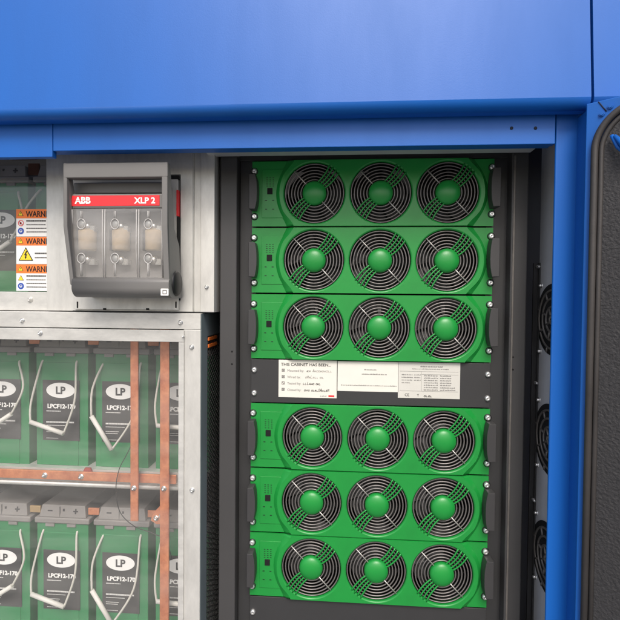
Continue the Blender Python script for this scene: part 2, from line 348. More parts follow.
# ------------------------------------------------------------------ power modules
def fan_centres():
    out = []
    for px, py in ((314.2, 194), (381.0, 192.6), (448.6, 191)): out.append(A(px, py, -.006).x)
    return out
FX = fan_centres(); zc = -U3/2; RF = .0612
def make_module(label):
    t = thing('power_module', label, 'power module', (W/2, .0, -U3), 'green power modules in the rack')
    gap = .0034
    z0, z1 = -U3+gap*.5, -gap*.5
    mb = MB(); mb.prism([(0, z0), (W, z0), (W, z1), (0, z1)], RY, RY+.004, [circ(x, zc, RF+.001, 64) for x in FX])
    # raised centre with bulges round the outer fans
    def side(cx, sgn, xe):
        pts = []
        for k in range(33):
            z = z0+(z1-z0)*k/32; dz = z-zc; Rb = .0755
            bl = cx+sgn*math.sqrt(max(Rb*Rb-dz*dz, 0)) if abs(dz) < Rb else cx
            e = .020; d = (bl-xe)*sgn
            v = .5*(d+math.sqrt(d*d+e*e))                          # smooth union of edge and bulge
            pts.append((xe+sgn*v, z))
        return pts
    lf = side(FX[0], -1, A(289, 194, 0).x); rt = side(FX[2], 1, A(470.5, 194, 0).x)
    def ins(pts, d, sg):
        def k(z): u = min(1, max(0, (abs(z-zc)-.034)/.030)); return 1+.8*u*u*(3-2*u)
        return [(x-sg*d*k(z), z) for x, z in pts]
    outer = rt+lf[::-1]; inner = ins(rt, .0075, 1)+ins(lf, .0085, -1)[::-1]
    holes = [circ(x, zc, RF+.0028, 64) for x in FX]
    n = len(outer)
    tess = tessellate_polygon([[Vector((x, z, 0)) for x, z in inner]]+[[Vector((x, z, 0)) for x, z in h] for h in holes])
    flat = inner+[p for h in holes for p in h]; y1 = -.0038
    mb.add([(x, y1, z) for x, z in flat], [tuple(f) for f in tess])
    mb.add([(x, RY, z) for x, z in outer]+[(x, y1+.0030, z) for x, z in ins(rt, .0045, 1)+ins(lf, .0040, -1)[::-1]]+[(x, y1, z) for x, z in inner],
           [(k*n+i, k*n+(i+1) % n, (k+1)*n+(i+1) % n, (k+1)*n+i) for k in (0, 1) for i in range(n)], True)
    for x in FX:                                                    # rolled rim of each opening
        prof = [(RF+.0028, 0), (RF+.0012, -.0006), (RF+.0002, -.0020), (RF, -.004), (RF, -.014), (RF+.004, -.018)]
        vs = []; N = 64
        for r, h in prof: vs += [(x+r*math.cos(2*PI*k/N), y1-h, zc+r*math.sin(2*PI*k/N)) for k in range(N)]
        mb.add(vs, [(i*N+k, i*N+(k+1) % N, (i+1)*N+(k+1) % N, (i+1)*N+k) for i in range(len(prof)-1) for k in range(N)], True)
    fpl = mb.build('faceplate', 'green', t)
    # control area: shallow raised border, lamps and black key
    cx0, cx1, cz1, cz0 = A(262, 194, RY).x, A(284, 194, RY).x, A(270, 169.5, RY).z, A(270, 218, RY).z
    br = MB(); arc = []
    for k in range(17):
        z = cz0+(cz1-cz0)*k/16; dz = z-zc
        arc.append((min(cx1, FX[0]-math.sqrt(max(.0770**2-dz*dz, .0001))-.001), z))
    outl = [(cx0, cz1), (cx0, cz0)]+arc
    N = len(outl)
    br.prism(outl, RY-.0012, RY+.001)
    br.build('control_panel', 'green', t, .0006)
    bk = MB(); qx = Q(267.4, 188.3, 272.6, 194.4, RY); bk.box(qx[0], qx[1], RY-.0030, RY, qx[2], qx[3]); bk.build('rocker_key', 'void', t, .0006)
    dt = MB()
    for r_ in range(5):
        for c_ in range(3):
            p = A(267.3+c_*3.1, 178+r_*2.05, RY); dt.box(p.x-.0016, p.x+.0016, RY-.0016, RY, p.z-.0006, p.z+.0006)
    for r_ in range(2):
        for c_ in range(2): p = A(266.2+c_*7, 200.5+r_*8.8, RY); MB().box(p.x-.0020, p.x+.0020, RY-.0018, RY, p.z-.0008, p.z+.0008).build('indicator_lamp', 'green_dark', t)
    dt.build('legend_dots', 'green_dark', t)
    # fans: dark rotor, wire guard, green hub with curved bridge bars
    for x in FX:
        ro = MB(); ro.lathe((x, .045, zc), [(.028, -.01), (.028, .006), (.026, .008), (.0001, .008)], 24)
        for k in range(7):
            w = 2*PI*k/7; vs = []
            for rr in (.027, .042, .058):
                for e, yy in ((-.30, .052), (.42, .040)): ang = w+e+(rr-.027)*6; vs.append((x+rr*math.cos(ang), yy, zc+rr*math.sin(ang)))
            ro.add(vs+[(v[0], v[1]+.0015, v[2]) for v in vs], [(0, 1, 3, 2), (2, 3, 5, 4), (6, 8, 9, 7), (8, 10, 11, 9), (0, 2, 8, 6), (1, 7, 9, 3)])
        ro.lathe((x, .075, zc), [(.066, 0), (.066, .0005), (.0001, .0005)], 32)
        ro.build('fan_rotor', 'rotor', t)
        gd = MB()
        for rr in (.0275, .0338, .0401, .0464, .0527, .0588):
            gd.tube([(x+rr*math.cos(2*PI*k/56), .002, zc+rr*math.sin(2*PI*k/56)) for k in range(56)], .00138, 6, True)
        go = gd.build('fan_guard', 'wire', t)
        for w in (R(133), R(313)):
            sk = MB(); sk.tube([(x+.018*math.cos(w), -.0006, zc+.018*math.sin(w)), (x+.0605*math.cos(w), -.0006, zc+.0605*math.sin(w))], .00125, 6)
            sk.build('guard_spoke', 'spoke', go)
        hbm = MB(); prof = [(.0242, -.010)]+[(.0242*math.cos(R(a)), .0105*math.sin(R(a))) for a in range(0, 90, 10)]+[(.0003, .0105)]
        hbm.lathe((x, -.0005, zc), prof, 40)
        for sg in (1, -1):
            u = Vector((math.cos(R(50)), 0, math.sin(R(50))))*sg; v = Vector((-u.z, 0, u.x))
            for j in range(4):
                o1 = (j-1.5)*.0064; c = Vector((x, 0, zc))
                p0 = c+u*.019+v*(o1*.95); p2 = c+u*math.sqrt((RF+.002)**2-(o1*1.25)**2)+v*(o1*1.25); p1 = (p0+p2)/2+v*(-.0052)
                pts = bez(p0+Vector((0, -.001, 0)), p1+Vector((0, -.0035, 0)), p2+Vector((0, -.0035, 0)), 8)
                hbm.tube(pts, .0017, 6)
        hbm.build('fan_hub', 'green', t)
    # handles and screws
    def handle(x0, x1, z0, z1, sg):
        n = 12; front = []
        for k in range(n+1):
            z = z0+(z1-z0)*k/n; u = abs(2*k/n-1); front.append((x1-sg*.0042*u**2.6, z))
        poly = [(x0, z0+.0004), *front, (x0, z1-.0004)]
        MB().prism(poly, RY-.026, RY-.001).build('handle', 'handle', t, .0012)
    a = Q(249.3, 174.5, 257.6, 209.5, RY-.02); handle(a[0], a[1], a[2], a[3], 1)
    b = Q(490.6, 168.0, 500.2, 207.0, RY-.02); handle(b[1], b[0], b[2], b[3], -1)
    for px, py in ((254.6, 171.6), (254.6, 216.7), (492.2, 167.5), (491.5, 214.3)):
        p = A(px, py, RY); MB().lathe((p.x, RY, p.z), [(.0074, -.001), (.0074, .001), (.0001, .001)], 16).build('screw_shade', 'black', t)  # black disc paints the shadow round the screw head
        MB().lathe((p.x, RY-.001, p.z), [(.0058, 0), (.0058, .002), (.0046, .0040), (.0026, .0050), (.0016, .0043), (.0001, .0040)], 16).build('screw', 'zinc', t)
    return t
rows = [0, -U3, -2*U3, -3*U3-U2, -4*U3-U2, -5*U3-U2]
names = ['green three-fan power module, topmost in the rack, shaded by the blue lintel',
         'green three-fan power module, second from the top of the rack',
         'green three-fan power module, right above the black panel with white stickers',
         'green three-fan power module, right below the black panel with white stickers',
         'green three-fan power module, second below the stickered black panel',
         'green three-fan power module, lowest in the rack, third below the stickered panel']
m0 = make_module(names[0])
for z, nm in list(zip(rows, names))[1:]:
    c = dup(m0); c.location.z = m0.location.z+z; c['label'] = nm

# black panels
def blank(label, ztop_, h, grp=None):
    t = thing('blanking_panel', label, 'blanking panel', (W/2, 0, ztop_-h))
    MB().box(0, W, RY, RY+.003, ztop_-h+.0008, ztop_-.0008).build('panel', 'rack', t, .0006)
    for x in (A(254.3, 380, RY).x, A(487.8, 380, RY).x):
        for f in (.25, .78):
            MB().lathe((x, RY, ztop_-h*f), [(.0058, -.001), (.0058, .002), (.0046, .0040), (.0026, .0050), (.0016, .0043), (.0001, .0040)], 16).build('screw', 'zinc', t)
    return t
bp = blank('dark grey blanking panel with three white stickers in the middle of the rack', -3*U3, U2)
blank('plain dark grey blanking panel without stickers at the foot of the rack', -6*U3-U2, U3)
def sticker(px0, py0, px1, py1, m='paper'):
    q = Q(px0, py0, px1, py1, RY); o = MB().box(q[0], q[1], RY-.0004, RY+.0005, q[2], q[3]).build('sticker', m, bp); return o, q
YS = RY-.0007
def P_(q, u, v): return q[0]+(q[1]-q[0])*u, q[3]-(q[3]-q[2])*v
def scrib(mb, x, z, w, h, seed, r=.00032):                          # a handwritten word as one pen line
    rnd = random.Random(seed); c = x
    while c < x+w-.002:                                             # one short pen stroke per letter, leaning right
        lw_ = rnd.uniform(.0026, .0042); hh_ = h*rnd.choice((.55, .62, .6, 1.0)); k = rnd.randrange(4)
        base = {0: [(0, .9), (.25, 0), (.6, .9), (.9, 0)], 1: [(.8, .9), (.1, .8), (.1, .1), (.8, .05), (.8, .8)], 2: [(.1, 1), (.2, 0), (.9, .1)], 3: [(.1, 0), (.5, 1), (.9, 0), (.3, .4), (.8, .45)]}[k]
        mb.tube(spline([(c+lw_*u+.25*hh_*v, YS, z+hh_*v) for u, v in base], 4), r, 4)
        c += lw_*1.12
        if rnd.random() < .14: c += .003
def greeking(mb, x, z, w, h, seed):                                 # a printed line too small to read in the photograph
    rnd = random.Random(seed); c = x
    while c < x+w-.001:
        l = rnd.uniform(.0018, .0055); l = min(l, x+w-c)
        k = c
        while k < c+l-.0004: ww = rnd.uniform(.0005, .0009); mb.box(k, k+ww, YS, YS+.0002, z, z+h*rnd.choice((.7, .7, 1))); k += ww+.00035
        c += l+.0009
so1, q = sticker(278.6, 360.2, 336.8, 397.6)
lt = MB(); x, z = P_(q, .04, .13)
text_geo(lt, 'THIS CABINET HAS BEEN...', x, z-.002, YS, .0082, (q[1]-q[0])*.86, .00012); lt.build('lettering', 'inkblack', so1)
lt = MB(); hd = MB(); bxm = MB()
for k, s in enumerate(('Mounted by:', 'Wired by:', 'Tested by:', 'Closed by:')):
    v = .30+.172*k; x, z = P_(q, .055, v)
    bxm.prism([(x, z-.0012), (x+.006, z-.0012), (x+.006, z+.0048), (x, z+.0048)], YS, YS+.0002, [[(x+.001, z-.0002), (x+.001, z+.0038), (x+.005, z+.0038), (x+.005, z-.0002)]])
    if k < 4:
        bxm.tube([(x+.0014, YS, z+.0034), (x+.0046, YS, z+.0002)], .0005, 4)
        if k != 2: bxm.tube([(x+.0014, YS, z+.0002), (x+.0046, YS, z+.0034)], .0005, 4)
    x, z = P_(q, .15, v); text_geo(lt, s, x, z-.001, YS, .0068)
    x, z = P_(q, (.48, .46, .42, .44)[k], v)
    scrib(hd, x, z-.0008, (.052, .038, .036, .052)[k], .0058, 31+k, .00036 if k > 1 else .0002)
lt.build('lettering', 'ink', so1); hd.build('handwriting', 'inkblack', so1); bxm.build('tick_boxes', 'ink', so1)
rd = MB(); x, z = P_(q, .72, .96); greeking(rd, x, z, .013, .0022, 3); rd.build('printed_line', 'ink', so1)
rd = MB(); x, z = P_(q, .86, .97); rd.box(x, x+.012, YS, YS+.0002, z, z+.0036); rd.build('red_mark', 'red', so1)
so2, q = sticker(337.6, 361.6, 398.4, 391.5)
lt = MB()
for u, v, w, s in ((.44, .27, .026, 5), (.40, .42, .052, 6), (.06, .80, .112, 7)):
    x, z = P_(q, u, v); greeking(lt, x, z-.001, w, .0022, s)
lt.build('printed_line', 'ink', so2)
so3, q = sticker(398.0, 362.6, 460.0, 398.4, 'foil')
lt = MB()
x, z = P_(q, .36, .11); greeking(lt, x, z-.0015, .045, .0028, 11)
x, z = P_(q, .23, .18); greeking(lt, x, z-.001, .073, .0020, 12)
for k in range(4): x, z = P_(q, .06, .36+.075*k); greeking(lt, x, z, .022-.004*(k > 2), .0021, 20+k); x, z = P_(q, .26, .36+.075*k); greeking(lt, x, z, .013, .0020, 25+k) if k < 3 else None
for k in range(7): x, z = P_(q, .42, .38+.066*k); greeking(lt, x, z, .028, .0024, 40+k); x, z = P_(q, .68, .38+.066*k); greeking(lt, x, z, .022+.008*(k > 4), .0024, 50+k)
lt.build('printed_line', 'ink', so3)
ln = MB(); 
for u0, u1, v0, v1 in ((.03, .97, .25, .25), (.03, .97, .80, .80), (.38, .38, .25, .80), (.38, .97, .33, .33)):
    a, b = P_(q, u0, v0), P_(q, u1, v1); ln.tube([(a[0], YS, a[1]), (b[0], YS, b[1])], .00016, 4)
ln.build('ruled_lines', 'ink', so3)
lt = MB(); x, z = P_(q, .11, .95); text_geo(lt, 'CE', x, z, YS, .0078, .0088)
x, z = P_(q, .31, .95); text_geo(lt, 'Y', x, z, YS, .007)
hd = MB(); scrib(hd, *P_(q, .42, .96), .016, .005, 77, .00045); hd.build('handwriting', 'inkblack', so3)
lt.build('lettering', 'inkblack', so3)

# ------------------------------------------------------------------ battery cabinet
BF = -.045                                                           # front plane of its frame
bc = thing('battery_cabinet', 'galvanised steel battery cabinet with clear front sheets on the left', 'cabinet', (A(90, 400, BF).x, .1, FLOOR))
xR = A(200.3, 420, BF).x; zT = A(100, 312, BF).z
q1 = Q(-60, 312, 200, 327.8, BF); q2 = Q(-60, 328.6, 185, 340.3, BF-.004)
XL = -1.2
MB().box(XL, xR, BF, BF+.03, q1[2], q1[3]).build('top_rail', 'galv2', bc, .0012)
MB().box(XL, A(184.6, 335, BF).x, BF-.004, BF-.0005, q2[2], q2[3]).build('panel_strip', 'galv2', bc, .0008)
qs = Q(178.2, 341, 185.6, 620, BF-.003); MB().box(qs[0], A(184.6, 335, BF).x, BF-.0035, BF-.0005, FLOOR+.01, q2[2]-.0004).build('panel_strip', 'galv2', bc, .0008)
qp = Q(185.3, 329, 200.3, 620, BF); MB().box(A(183.5, 345, BF).x, xR, BF, BF+.03, FLOOR, q1[2]-.0004).build('corner_post', 'galv', bc, .0012)
sf = MB().box(xR-.002, xR+.0004, BF+.003, BF+.045, FLOOR, q1[3]-.001).box(xR-.002, xR+.0004, BF+.045, .30, A(208, 337, -.02).z, q1[3]-.001)
sf.build('side_flange', 'darkgalv', bc)
ms = MB(); z = FLOOR; zm = A(208, 337, -.02).z; y0m, y1m = BF+.045, .24; dzm, dym = .0115, .020
nz = int((zm-FLOOR)/dzm); ny = int((y1m-y0m)/dym)
for i in range(nz):
    for j in range(ny):
        ya = y0m+j*dym; za = FLOOR+i*dzm; yc, zc2 = ya+dym/2, za+dzm/2
        for p, q_ in (((ya, zc2), (yc, za+dzm)), ((yc, za+dzm), (ya+dym, zc2)), ((ya+dym, zc2), (yc, za)), ((yc, za), (ya, zc2))):
            ms.tube([(xR-.001, *p), (xR-.001, *q_)], .0011, 4, caps=False)
ms.build('side_mesh', 'blackmetal', bc)
for py in (338.2, 345.0):
    a = Q(208.5, py-1.6, 216.5, py+1.6, .03); MB().box(xR-.003, xR+.002, BF+.052, BF+.115, a[2], a[3]).build('clip', 'orange', bc, .0005)
bo = MB()
for px, py, Y in ((22.5, 320.5, BF), (180.5, 322.5, BF), (40.5, 333, BF-.004), (191.8, 347, BF), (192.2, 490, BF), (183.3, 336.5, BF-.004)):
    p = A(px, py, Y); MB().bolt(p.x, Y, p.z, .0034 if px != 183.3 else .0016).build('bolt', 'zinc', bc)
MB().box(XL, xR-.003, BF+.0305, BF+.0335, FLOOR+.01, q2[3]).build('clear_sheet', 'acrylic', bc)
# shelves
zsf = [A(60, 467.5, .02).z, A(60, 485.5, .02).z]
sh = MB().box(XL, xR-.006, .022, .40, A(60, 470.0, .03).z-.004, A(60, 468.5, .03).z).box(XL, xR-.006, .018, .022, zsf[1]+.002, zsf[0]-.001)
sh.tube([(XL, .0175, zsf[1]+.0055), (xR-.006, .0175, zsf[1]+.0055)], .0055, 10)
sh.build('shelf', 'galv2', bc)
zs1 = q1[2]+.002
MB().box(XL, xR-.006, .0, .40, zs1-.004, zs1).build('shelf', 'galv2', bc)
MB().box(XL, xR-.004, .40, .405, FLOOR, .05).build('back_sheet', 'rack', bc)
MB().box(XL, xR, -.03, .40, FLOOR+.001, FLOOR+.05).build('base', 'galv', bc)
# upper part: switch panel, its clear sheet and the lower bar
PP = -.032
xq0, xq1 = A(46.5, 240, PP).x, A(192.5, 240, PP).x; xq2 = A(200.5, 240, PP).x; xq3 = A(214.5, 240, PP+.002).x
zq1 = A(120, 151, PP).z+.03; zq0 = A(120, 311.3, PP).z
ho = Q(74.5, 175, 180.5, 300, PP)
MB().prism([(xq0, zq0), (xq1, zq0), (xq1, zq1), (xq0, zq1)], PP, PP+.002, [[(ho[0], ho[2]), (ho[0], ho[3]), (ho[1], ho[3]), (ho[1], ho[2])]]).build('switch_panel', 'galv', bc, .0006)
MB().box(xq1, xq1+.0015, PP+.0005, PP+.008, zq0, zq1).box(xq1+.0015, xq2, PP+.006, PP+.008, zq0, zq1).box(xq2, xq3, PP+.001, PP+.010, zq0, zq1).box(xq3-.002, xq3, PP+.010, .2, zq0, zq1).build('panel_return', 'galv', bc, .0012)
p = A(206.6, 287, PP); MB().bolt(p.x, PP+.001, p.z, .0030).build('bolt', 'zinc', bc)
MB().box(xq0, xq0+.002, PP+.0025, .05, zq0, zq1).build('panel_edge', 'galv', bc)
qb = Q(-60, 291.5, 46, 310, PP+.006)
MB().box(XL, xq0+.02, PP+.006, PP+.03, qb[2], qb[3]).build('lower_bar', 'galv2', bc, .001)
p = A(30.3, 299.5, PP+.006); MB().bolt(p.x, PP+.006, p.z, .0042).build('bolt', 'galv', bc)
YA = PP+.012
zac = A(20, 180.5, YA).z
ac = MB().box(XL, xq0+.03, YA-.003, YA, qb[3]-.005, zac)
MB().box(XL, xq0+.03, YA-.003, YA, qb[3]+.0005, zac).build('clear_sheet', 'acrylic', bc)
# ---- warning stickers on the upper sheet
Y3 = YA-.0036
def warn(pyt, pyh, pyb, kind):
    a = Q(16.3, pyt, 58, pyb, Y3); h = Q(16.3, pyt, 58, pyh, Y3)
    st = MB().box(a[0], a[1], Y3, YA-.0031, a[2], a[3]).build('warning_sticker', 'white', bc)
    MB().box(h[0], h[1], Y3-.0003, Y3-.0001, h[2]+.0002, h[3]-.0002).build('header', 'orange', st)
    lt = MB(); p = A(26.2, pyh-1.6, Y3); text_geo(lt, 'WARNING', p.x, p.z, Y3-.0006, .0165, .066, .0004)
    for k in range(4):
        if kind == 1 and k > 1: continue
        p = A(26.5 if kind != 1 else 35, (pyh+3.2+3.6*k) if kind != 1 else pyh+8.5+4*k, Y3); c0 = p.x
        rnd = random.Random(k+int(pyt)); c = c0
        while c < c0+.042: w = rnd.uniform(.0008, .0016); lt.box(c, c+w, Y3-.0006, Y3-.0003, p.z, p.z+(.0030 if k == 0 else .0019)); c += w+.0007
    def tri(x, z, r, m, y): MB().prism([(x-r, z-r*.75), (x+r, z-r*.75), (x, z+r)], y, y+.0002).build('symbol', m, st)
    p = A(20.7, (pyt+pyh)/2, Y3); tri(p.x, p.z, .0062, 'inkblack', Y3-.0005); tri(p.x, p.z-.0002, .0048, 'yellow', Y3-.0008)
    lt.box(p.x-.0005, p.x+.0005, Y3-.0011, Y3-.0009, p.z-.001, p.z+.0026)
    if kind == 1:
        p = A(26, (pyh+pyb)/2+.2, Y3); tri(p.x, p.z, .0158, 'inkblack', Y3-.0005); tri(p.x, p.z-.0004, .0130, 'yellow', Y3-.0008)
        lt.prism([(p.x+.001, p.z+.008), (p.x-.0035, p.z-.0005), (p.x-.0005, p.z-.0005), (p.x-.0015, p.z-.0045), (p.x-.003, p.z-.004), (p.x, p.z-.0085), (p.x+.0022, p.z-.0035), (p.x+.0006, p.z-.004), (p.x+.0032, p.z+.0015), (p.x+.0004, p.z+.0012), (p.x+.0036, p.z+.008)], Y3-.0011, Y3-.0009)
    else:
        p = A(21, pyh+4.7, Y3)
        if kind == 0:
            MB().prism(circ(p.x, p.z, .0062, 24), Y3-.0005, Y3-.0003, [circ(p.x, p.z, .0050, 24)]).tube([(p.x-.0042, Y3-.0004, p.z+.0042), (p.x+.0042, Y3-.0004, p.z-.0042)], .0007, 4).build('symbol', 'red', st)
            lt.box(p.x-.0025, p.x+.001, Y3-.0004, Y3-.0002, p.z-.0025, p.z+.002)
        else: tri(p.x, p.z, .0064, 'inkblack', Y3-.0005); tri(p.x, p.z-.0002, .0052, 'yellow', Y3-.0008)
        p = A(21, pyh+12.6, Y3); MB().prism(circ(p.x, p.z, .0066, 24), Y3-.0005, Y3-.0003).build('symbol', 'symblue', st)
        MB().prism(circ(p.x, p.z, .0030, 16), Y3-.0008, Y3-.0006, [circ(p.x+.0002, p.z+.0004, .0019, 16)]).build('symbol', 'white', st)
    lt.build('lettering', 'inkblack', st)
warn(209, 218.4, 236.4, 0); warn(236.8, 245.6, 263.9, 1); warn(264.3, 273.4, 291, 2)

# ------------------------------------------------------------------ fuse switch
fs = thing('fuse_switch', 'grey handled fuse switch with a red name band and three clear fuse windows', 'fuse switch', (A(120, 309, PP).x, PP, A(120, 309, PP).z))
def qbox(mb, x0, y0, x1, y1, Yf, Yb): a = Q(x0, y0, x1, y1, Yf); return mb.box(a[0], a[1], Yf, Yb, a[2], a[3])
qbox(MB(), 73, 177, 177.5, 298, -.036, .06).build('housing', 'grey_light', fs, .002)
qbox(MB(), 74, 175.8, 178.5, 179.6, -.0375, -.030).build('gap', 'void', fs)
qbox(MB(), 176.4, 190, 178.2, 216, -.040, -.030).build('red_edge', 'red', fs)
qbox(MB(), 176.6, 217, 178.6, 280, -.040, -.030).build('edge_slot', 'void', fs)
cv = MB(); qbox(cv, 73, 182.0, 165, 193.4, -.078, -.038); cvo = cv.build('cover_top', 'grey_plastic', fs, .003)
bs = MB(); qbox(bs, 73, 193, 163.5, 278, -.066, -.037); bso = bs.build('fuse_carrier', 'base_grey', fs, .002)
FYc = -.098
ct = MB(); qbox(ct, 71.5, 193.6, 162.5, 208.4, FYc, -.050); cto = ct.build('cover', 'grey_plastic', fs, .003)
bd = MB(); a = Q(70.5, 195.4, 159.5, 205.8, FYc-.0008)
bd.prism([(a[0]+.000, a[2]), (a[1], a[2]), (a[1], a[3]), (a[0]+.003, a[3])], FYc-.0008, FYc+.001); bdo = bd.build('name_band', 'red', fs)
lt = MB(); p = A(75.5, 204.0, FYc); text_geo(lt, 'ABB', p.x, p.z+.0006, FYc-.0013, .0172, A(91.5, 204, FYc).x-p.x, .0007)
p = A(134.8, 203.6, FYc); text_geo(lt, 'XLP 2', p.x, p.z+.0002, FYc-.0013, .0155, A(156, 204, FYc).x-p.x, .0005); lt.build('lettering', 'white', bdo)
# cut lines that split the logo letters
cl = MB(); pz = A(80, 200.6, FYc).z
px0 = A(74, 204, FYc).x; px1 = A(91.5, 204, FYc).x
cl.box(px0, px1, FYc-.0016, FYc-.0014, pz-.0003, pz+.0003)
cl.build('logo_gap', 'red', bdo)
wn = MB(); qbox(wn, 70.5, 208.6, 163, 277.5, FYc-.001, FYc+.0015); qbox(wn, 161.5, 208.6, 163, 277.5, FYc+.0016, -.045)
wno = wn.build('clear_window', 'smoke', fs)
def rib(*t): MB().tube(*t).build('moulded_rib', 'clear_edge', wno)
for px in (104.7, 138.6):
    rib([A(px+.3, 209.5, FYc-.002), A(px, 250, FYc-.002), A(px+.6, 277, FYc-.002)], .0009, 6); rib([A(px-2.2, 209.5, FYc-.002), A(px-2.4, 250, FYc-.002), A(px-1.2, 277, FYc-.002)], .0007, 6)
for px in (72.0, 162):
    rib([A(px, 209.5, FYc-.002), A(px+.3, 277, FYc-.002)], .0009, 6)
for px in (81.2, 114.8, 148.2):
    for py, y1, y2 in ((224, 211, 219), (258.3, 263.5, 276)):
        c = A(px, py, FYc-.0018)
        rib([(c.x+.0078*math.cos(2*PI*k/24), FYc-.0018, c.z+.0094*math.sin(2*PI*k/24)) for k in range(24)], .0008, 6, True)
        for e in (-.6, .7): rib([A(px+e, y1, FYc-.0018), A(px+e, y2, FYc-.0018)], .0006, 5)
for px in (87.5, 121, 154):
    f = MB(); c = A(px, 240.5, -.075); f.tube([c+Vector((0, 0, -.0195)), c+Vector((0, 0, -.018)), c+Vector((0, 0, .018)), c+Vector((0, 0, .0195))], [.014, .0162, .0162, .014], 20)
    fo_ = f.build('fuse', 'ceramic', fs)
    k = MB(); k.box(c.x-.019, c.x-.0165, -.083, -.066, c.z-.02, c.z+.02); k.build('holder_edge', 'black', fo_)
    for py in (224, 258.3):
        s = A(px-6.0, py, -.080); MB().lathe((s.x, -.066, s.z), [(.0066, 0), (.0066, .012), (.0052, .0142), (.0001, .0145)], 16).build('terminal_screw', 'screwgrey', fo_)
    for py in (226.5, 260):
        s = A(px-1.5, py, -.083); b_ = MB(); b_.lathe((s.x, -.066, s.z), [(.0085, 0), (.0085, .012), (.0055, .017), (.0001, .018)], 16); b_.box(s.x+.004, s.x+.015, -.080, -.067, s.z-.009, s.z+.002); b_.build('contact', 'zinc', fo_)
# handle: top bar, two deep arms, rolled grip
hY = -.112
hm = MB(); qbox(hm, 62.7, 162.3, 167.6, 177.6, hY, hY+.016); hmo = hm.build('handle', 'grey_plastic', fs, .0025)
def arm(px0, px1, name):
    za, zb_, zc_ = A(px0, 177.8, hY).z, A(px0, 226, hY).z, A(px0, 285, hY).z
    xa, xb = A(px0, 220, hY).x, A(px1, 220, hY).x; dx = .011 if px0 < 100 else .003
    sh_ = lambda z: dx if z < zb_-.001 else 0
    prof = [(hY+.0005, za+.028), (hY+.0005, zb_), (hY+.004, zc_), (-.045, zc_), (-.055, zb_-.03), (-.072, zb_), (-.090, za), (-.0975, za+.028)]
    n = len(prof); m = MB(); m.add([(xa+sh_(z), y, z) for y, z in prof]+[(xb+sh_(z), y, z) for y, z in prof], [tuple(range(n)), tuple(range(n, 2*n))[::-1]]+[(i, (i+1) % n, n+(i+1) % n, n+i) for i in range(n)])
    m.build(name, 'grey_plastic', hmo, .002)
arm(62.8, 66.8, 'arm'); arm(161.2, 167.2, 'arm')
gz0, gz1 = A(110, 297.5, hY).z, A(110, 277, hY).z; gc_ = (gz0+gz1)/2; gr = (gz1-gz0)/2
xa, xb = A(71.5, 293, hY).x, A(168.5, 293, hY).x
gp = MB(); prof = []
for k in range(11):
    w = -PI/2-PI*k/10*.0; 
for k in range(13): w = PI/2+PI*.5*k/12; prof.append((hY+.014+.014*math.cos(w), gz1-.010+.010*math.sin(w)))
for k in range(15): w = PI+PI*.5*k/14; prof.append((hY+.020+.020*math.cos(w), gz0+.018+.018*math.sin(w)))
prof = [(-.040, gz1)]+prof+[(-.040, gz0)]
n = len(prof); mid = [(.004, 0), (0, .004)]
lay = [(xa+.004, .90), (xa+.001, .97), (xa, 1), (xb-.002, 1), (xb, .98)]
cy, cz = -.070, gc_
vs = [(x, cy+(y-cy)*k_, cz+(z-cz)*k_) for x, k_ in lay for y, z in prof]
gp.add(vs, [(a_*n+i_, a_*n+(i_+1) % n, (a_+1)*n+(i_+1) % n, (a_+1)*n+i_) for a_ in range(len(lay)-1) for i_ in range(n)], True)
gp.add(vs[:n], [tuple(range(n))]); gp.add(vs[-n:], [tuple(range(n))])
gpo = gp.build('grip', 'grey_plastic', hmo)
ec = MB(); zc_ = A(175, 283.5, -.075).z
ec.lathe((xb-.001, -.072, zc_), [(.0245, 0), (.0240, -.003), (.021, -.0055), (.0001, -.006)], 24, 'x')
eco = ec.build('end_cap', 'black', hmo)
a = Q(161.3, 288.6, 170, 295.6, hY-.0006); MB().prism(rrect(a[0]-.001, a[1]-.003, a[2], a[3], .001, 3), hY-.0008, hY+.002).build('mark', 'white', gpo)
a = Q(162.6, 289.9, 169, 294.2, hY-.0006); MB().prism([(a[0], a[2]), (a[1]-.004, a[2]), (a[1]-.004, a[3]), (a[0], a[3])], hY-.0012, hY-.001, [[(a[0]+.0012, a[2]+.0015), (a[0]+.0012, a[3]-.0015), (a[1]-.0055, a[3]-.0015), (a[1]-.0055, a[2]+.0015)]]).build('mark_frame', 'ink', gpo)
tr = MB(); qbox(tr, 73.5, 296.5, 178, 309.5, -.040, -.0335); tro = tr.build('bottom_strip', 'galv', fs, .0006)
for x0, x1 in ((76.7, 78.0), (175.2, 176.5)): qbox(MB(), x0, 301.6, x1, 308, -.0408, -.039).build('slot', 'void', tro)
for x in (104.5, 147.5): qbox(MB(), x-1.5, 308.2, x+1.5, 310, -.0408, -.039).build('slot', 'void', tro)
MB().box(A(73, 310, PP).x, A(214, 310, PP).x, PP-.001, PP+.003, zq0-.0008, zq0+.0010).build('shadow_gap', 'rack', fs)

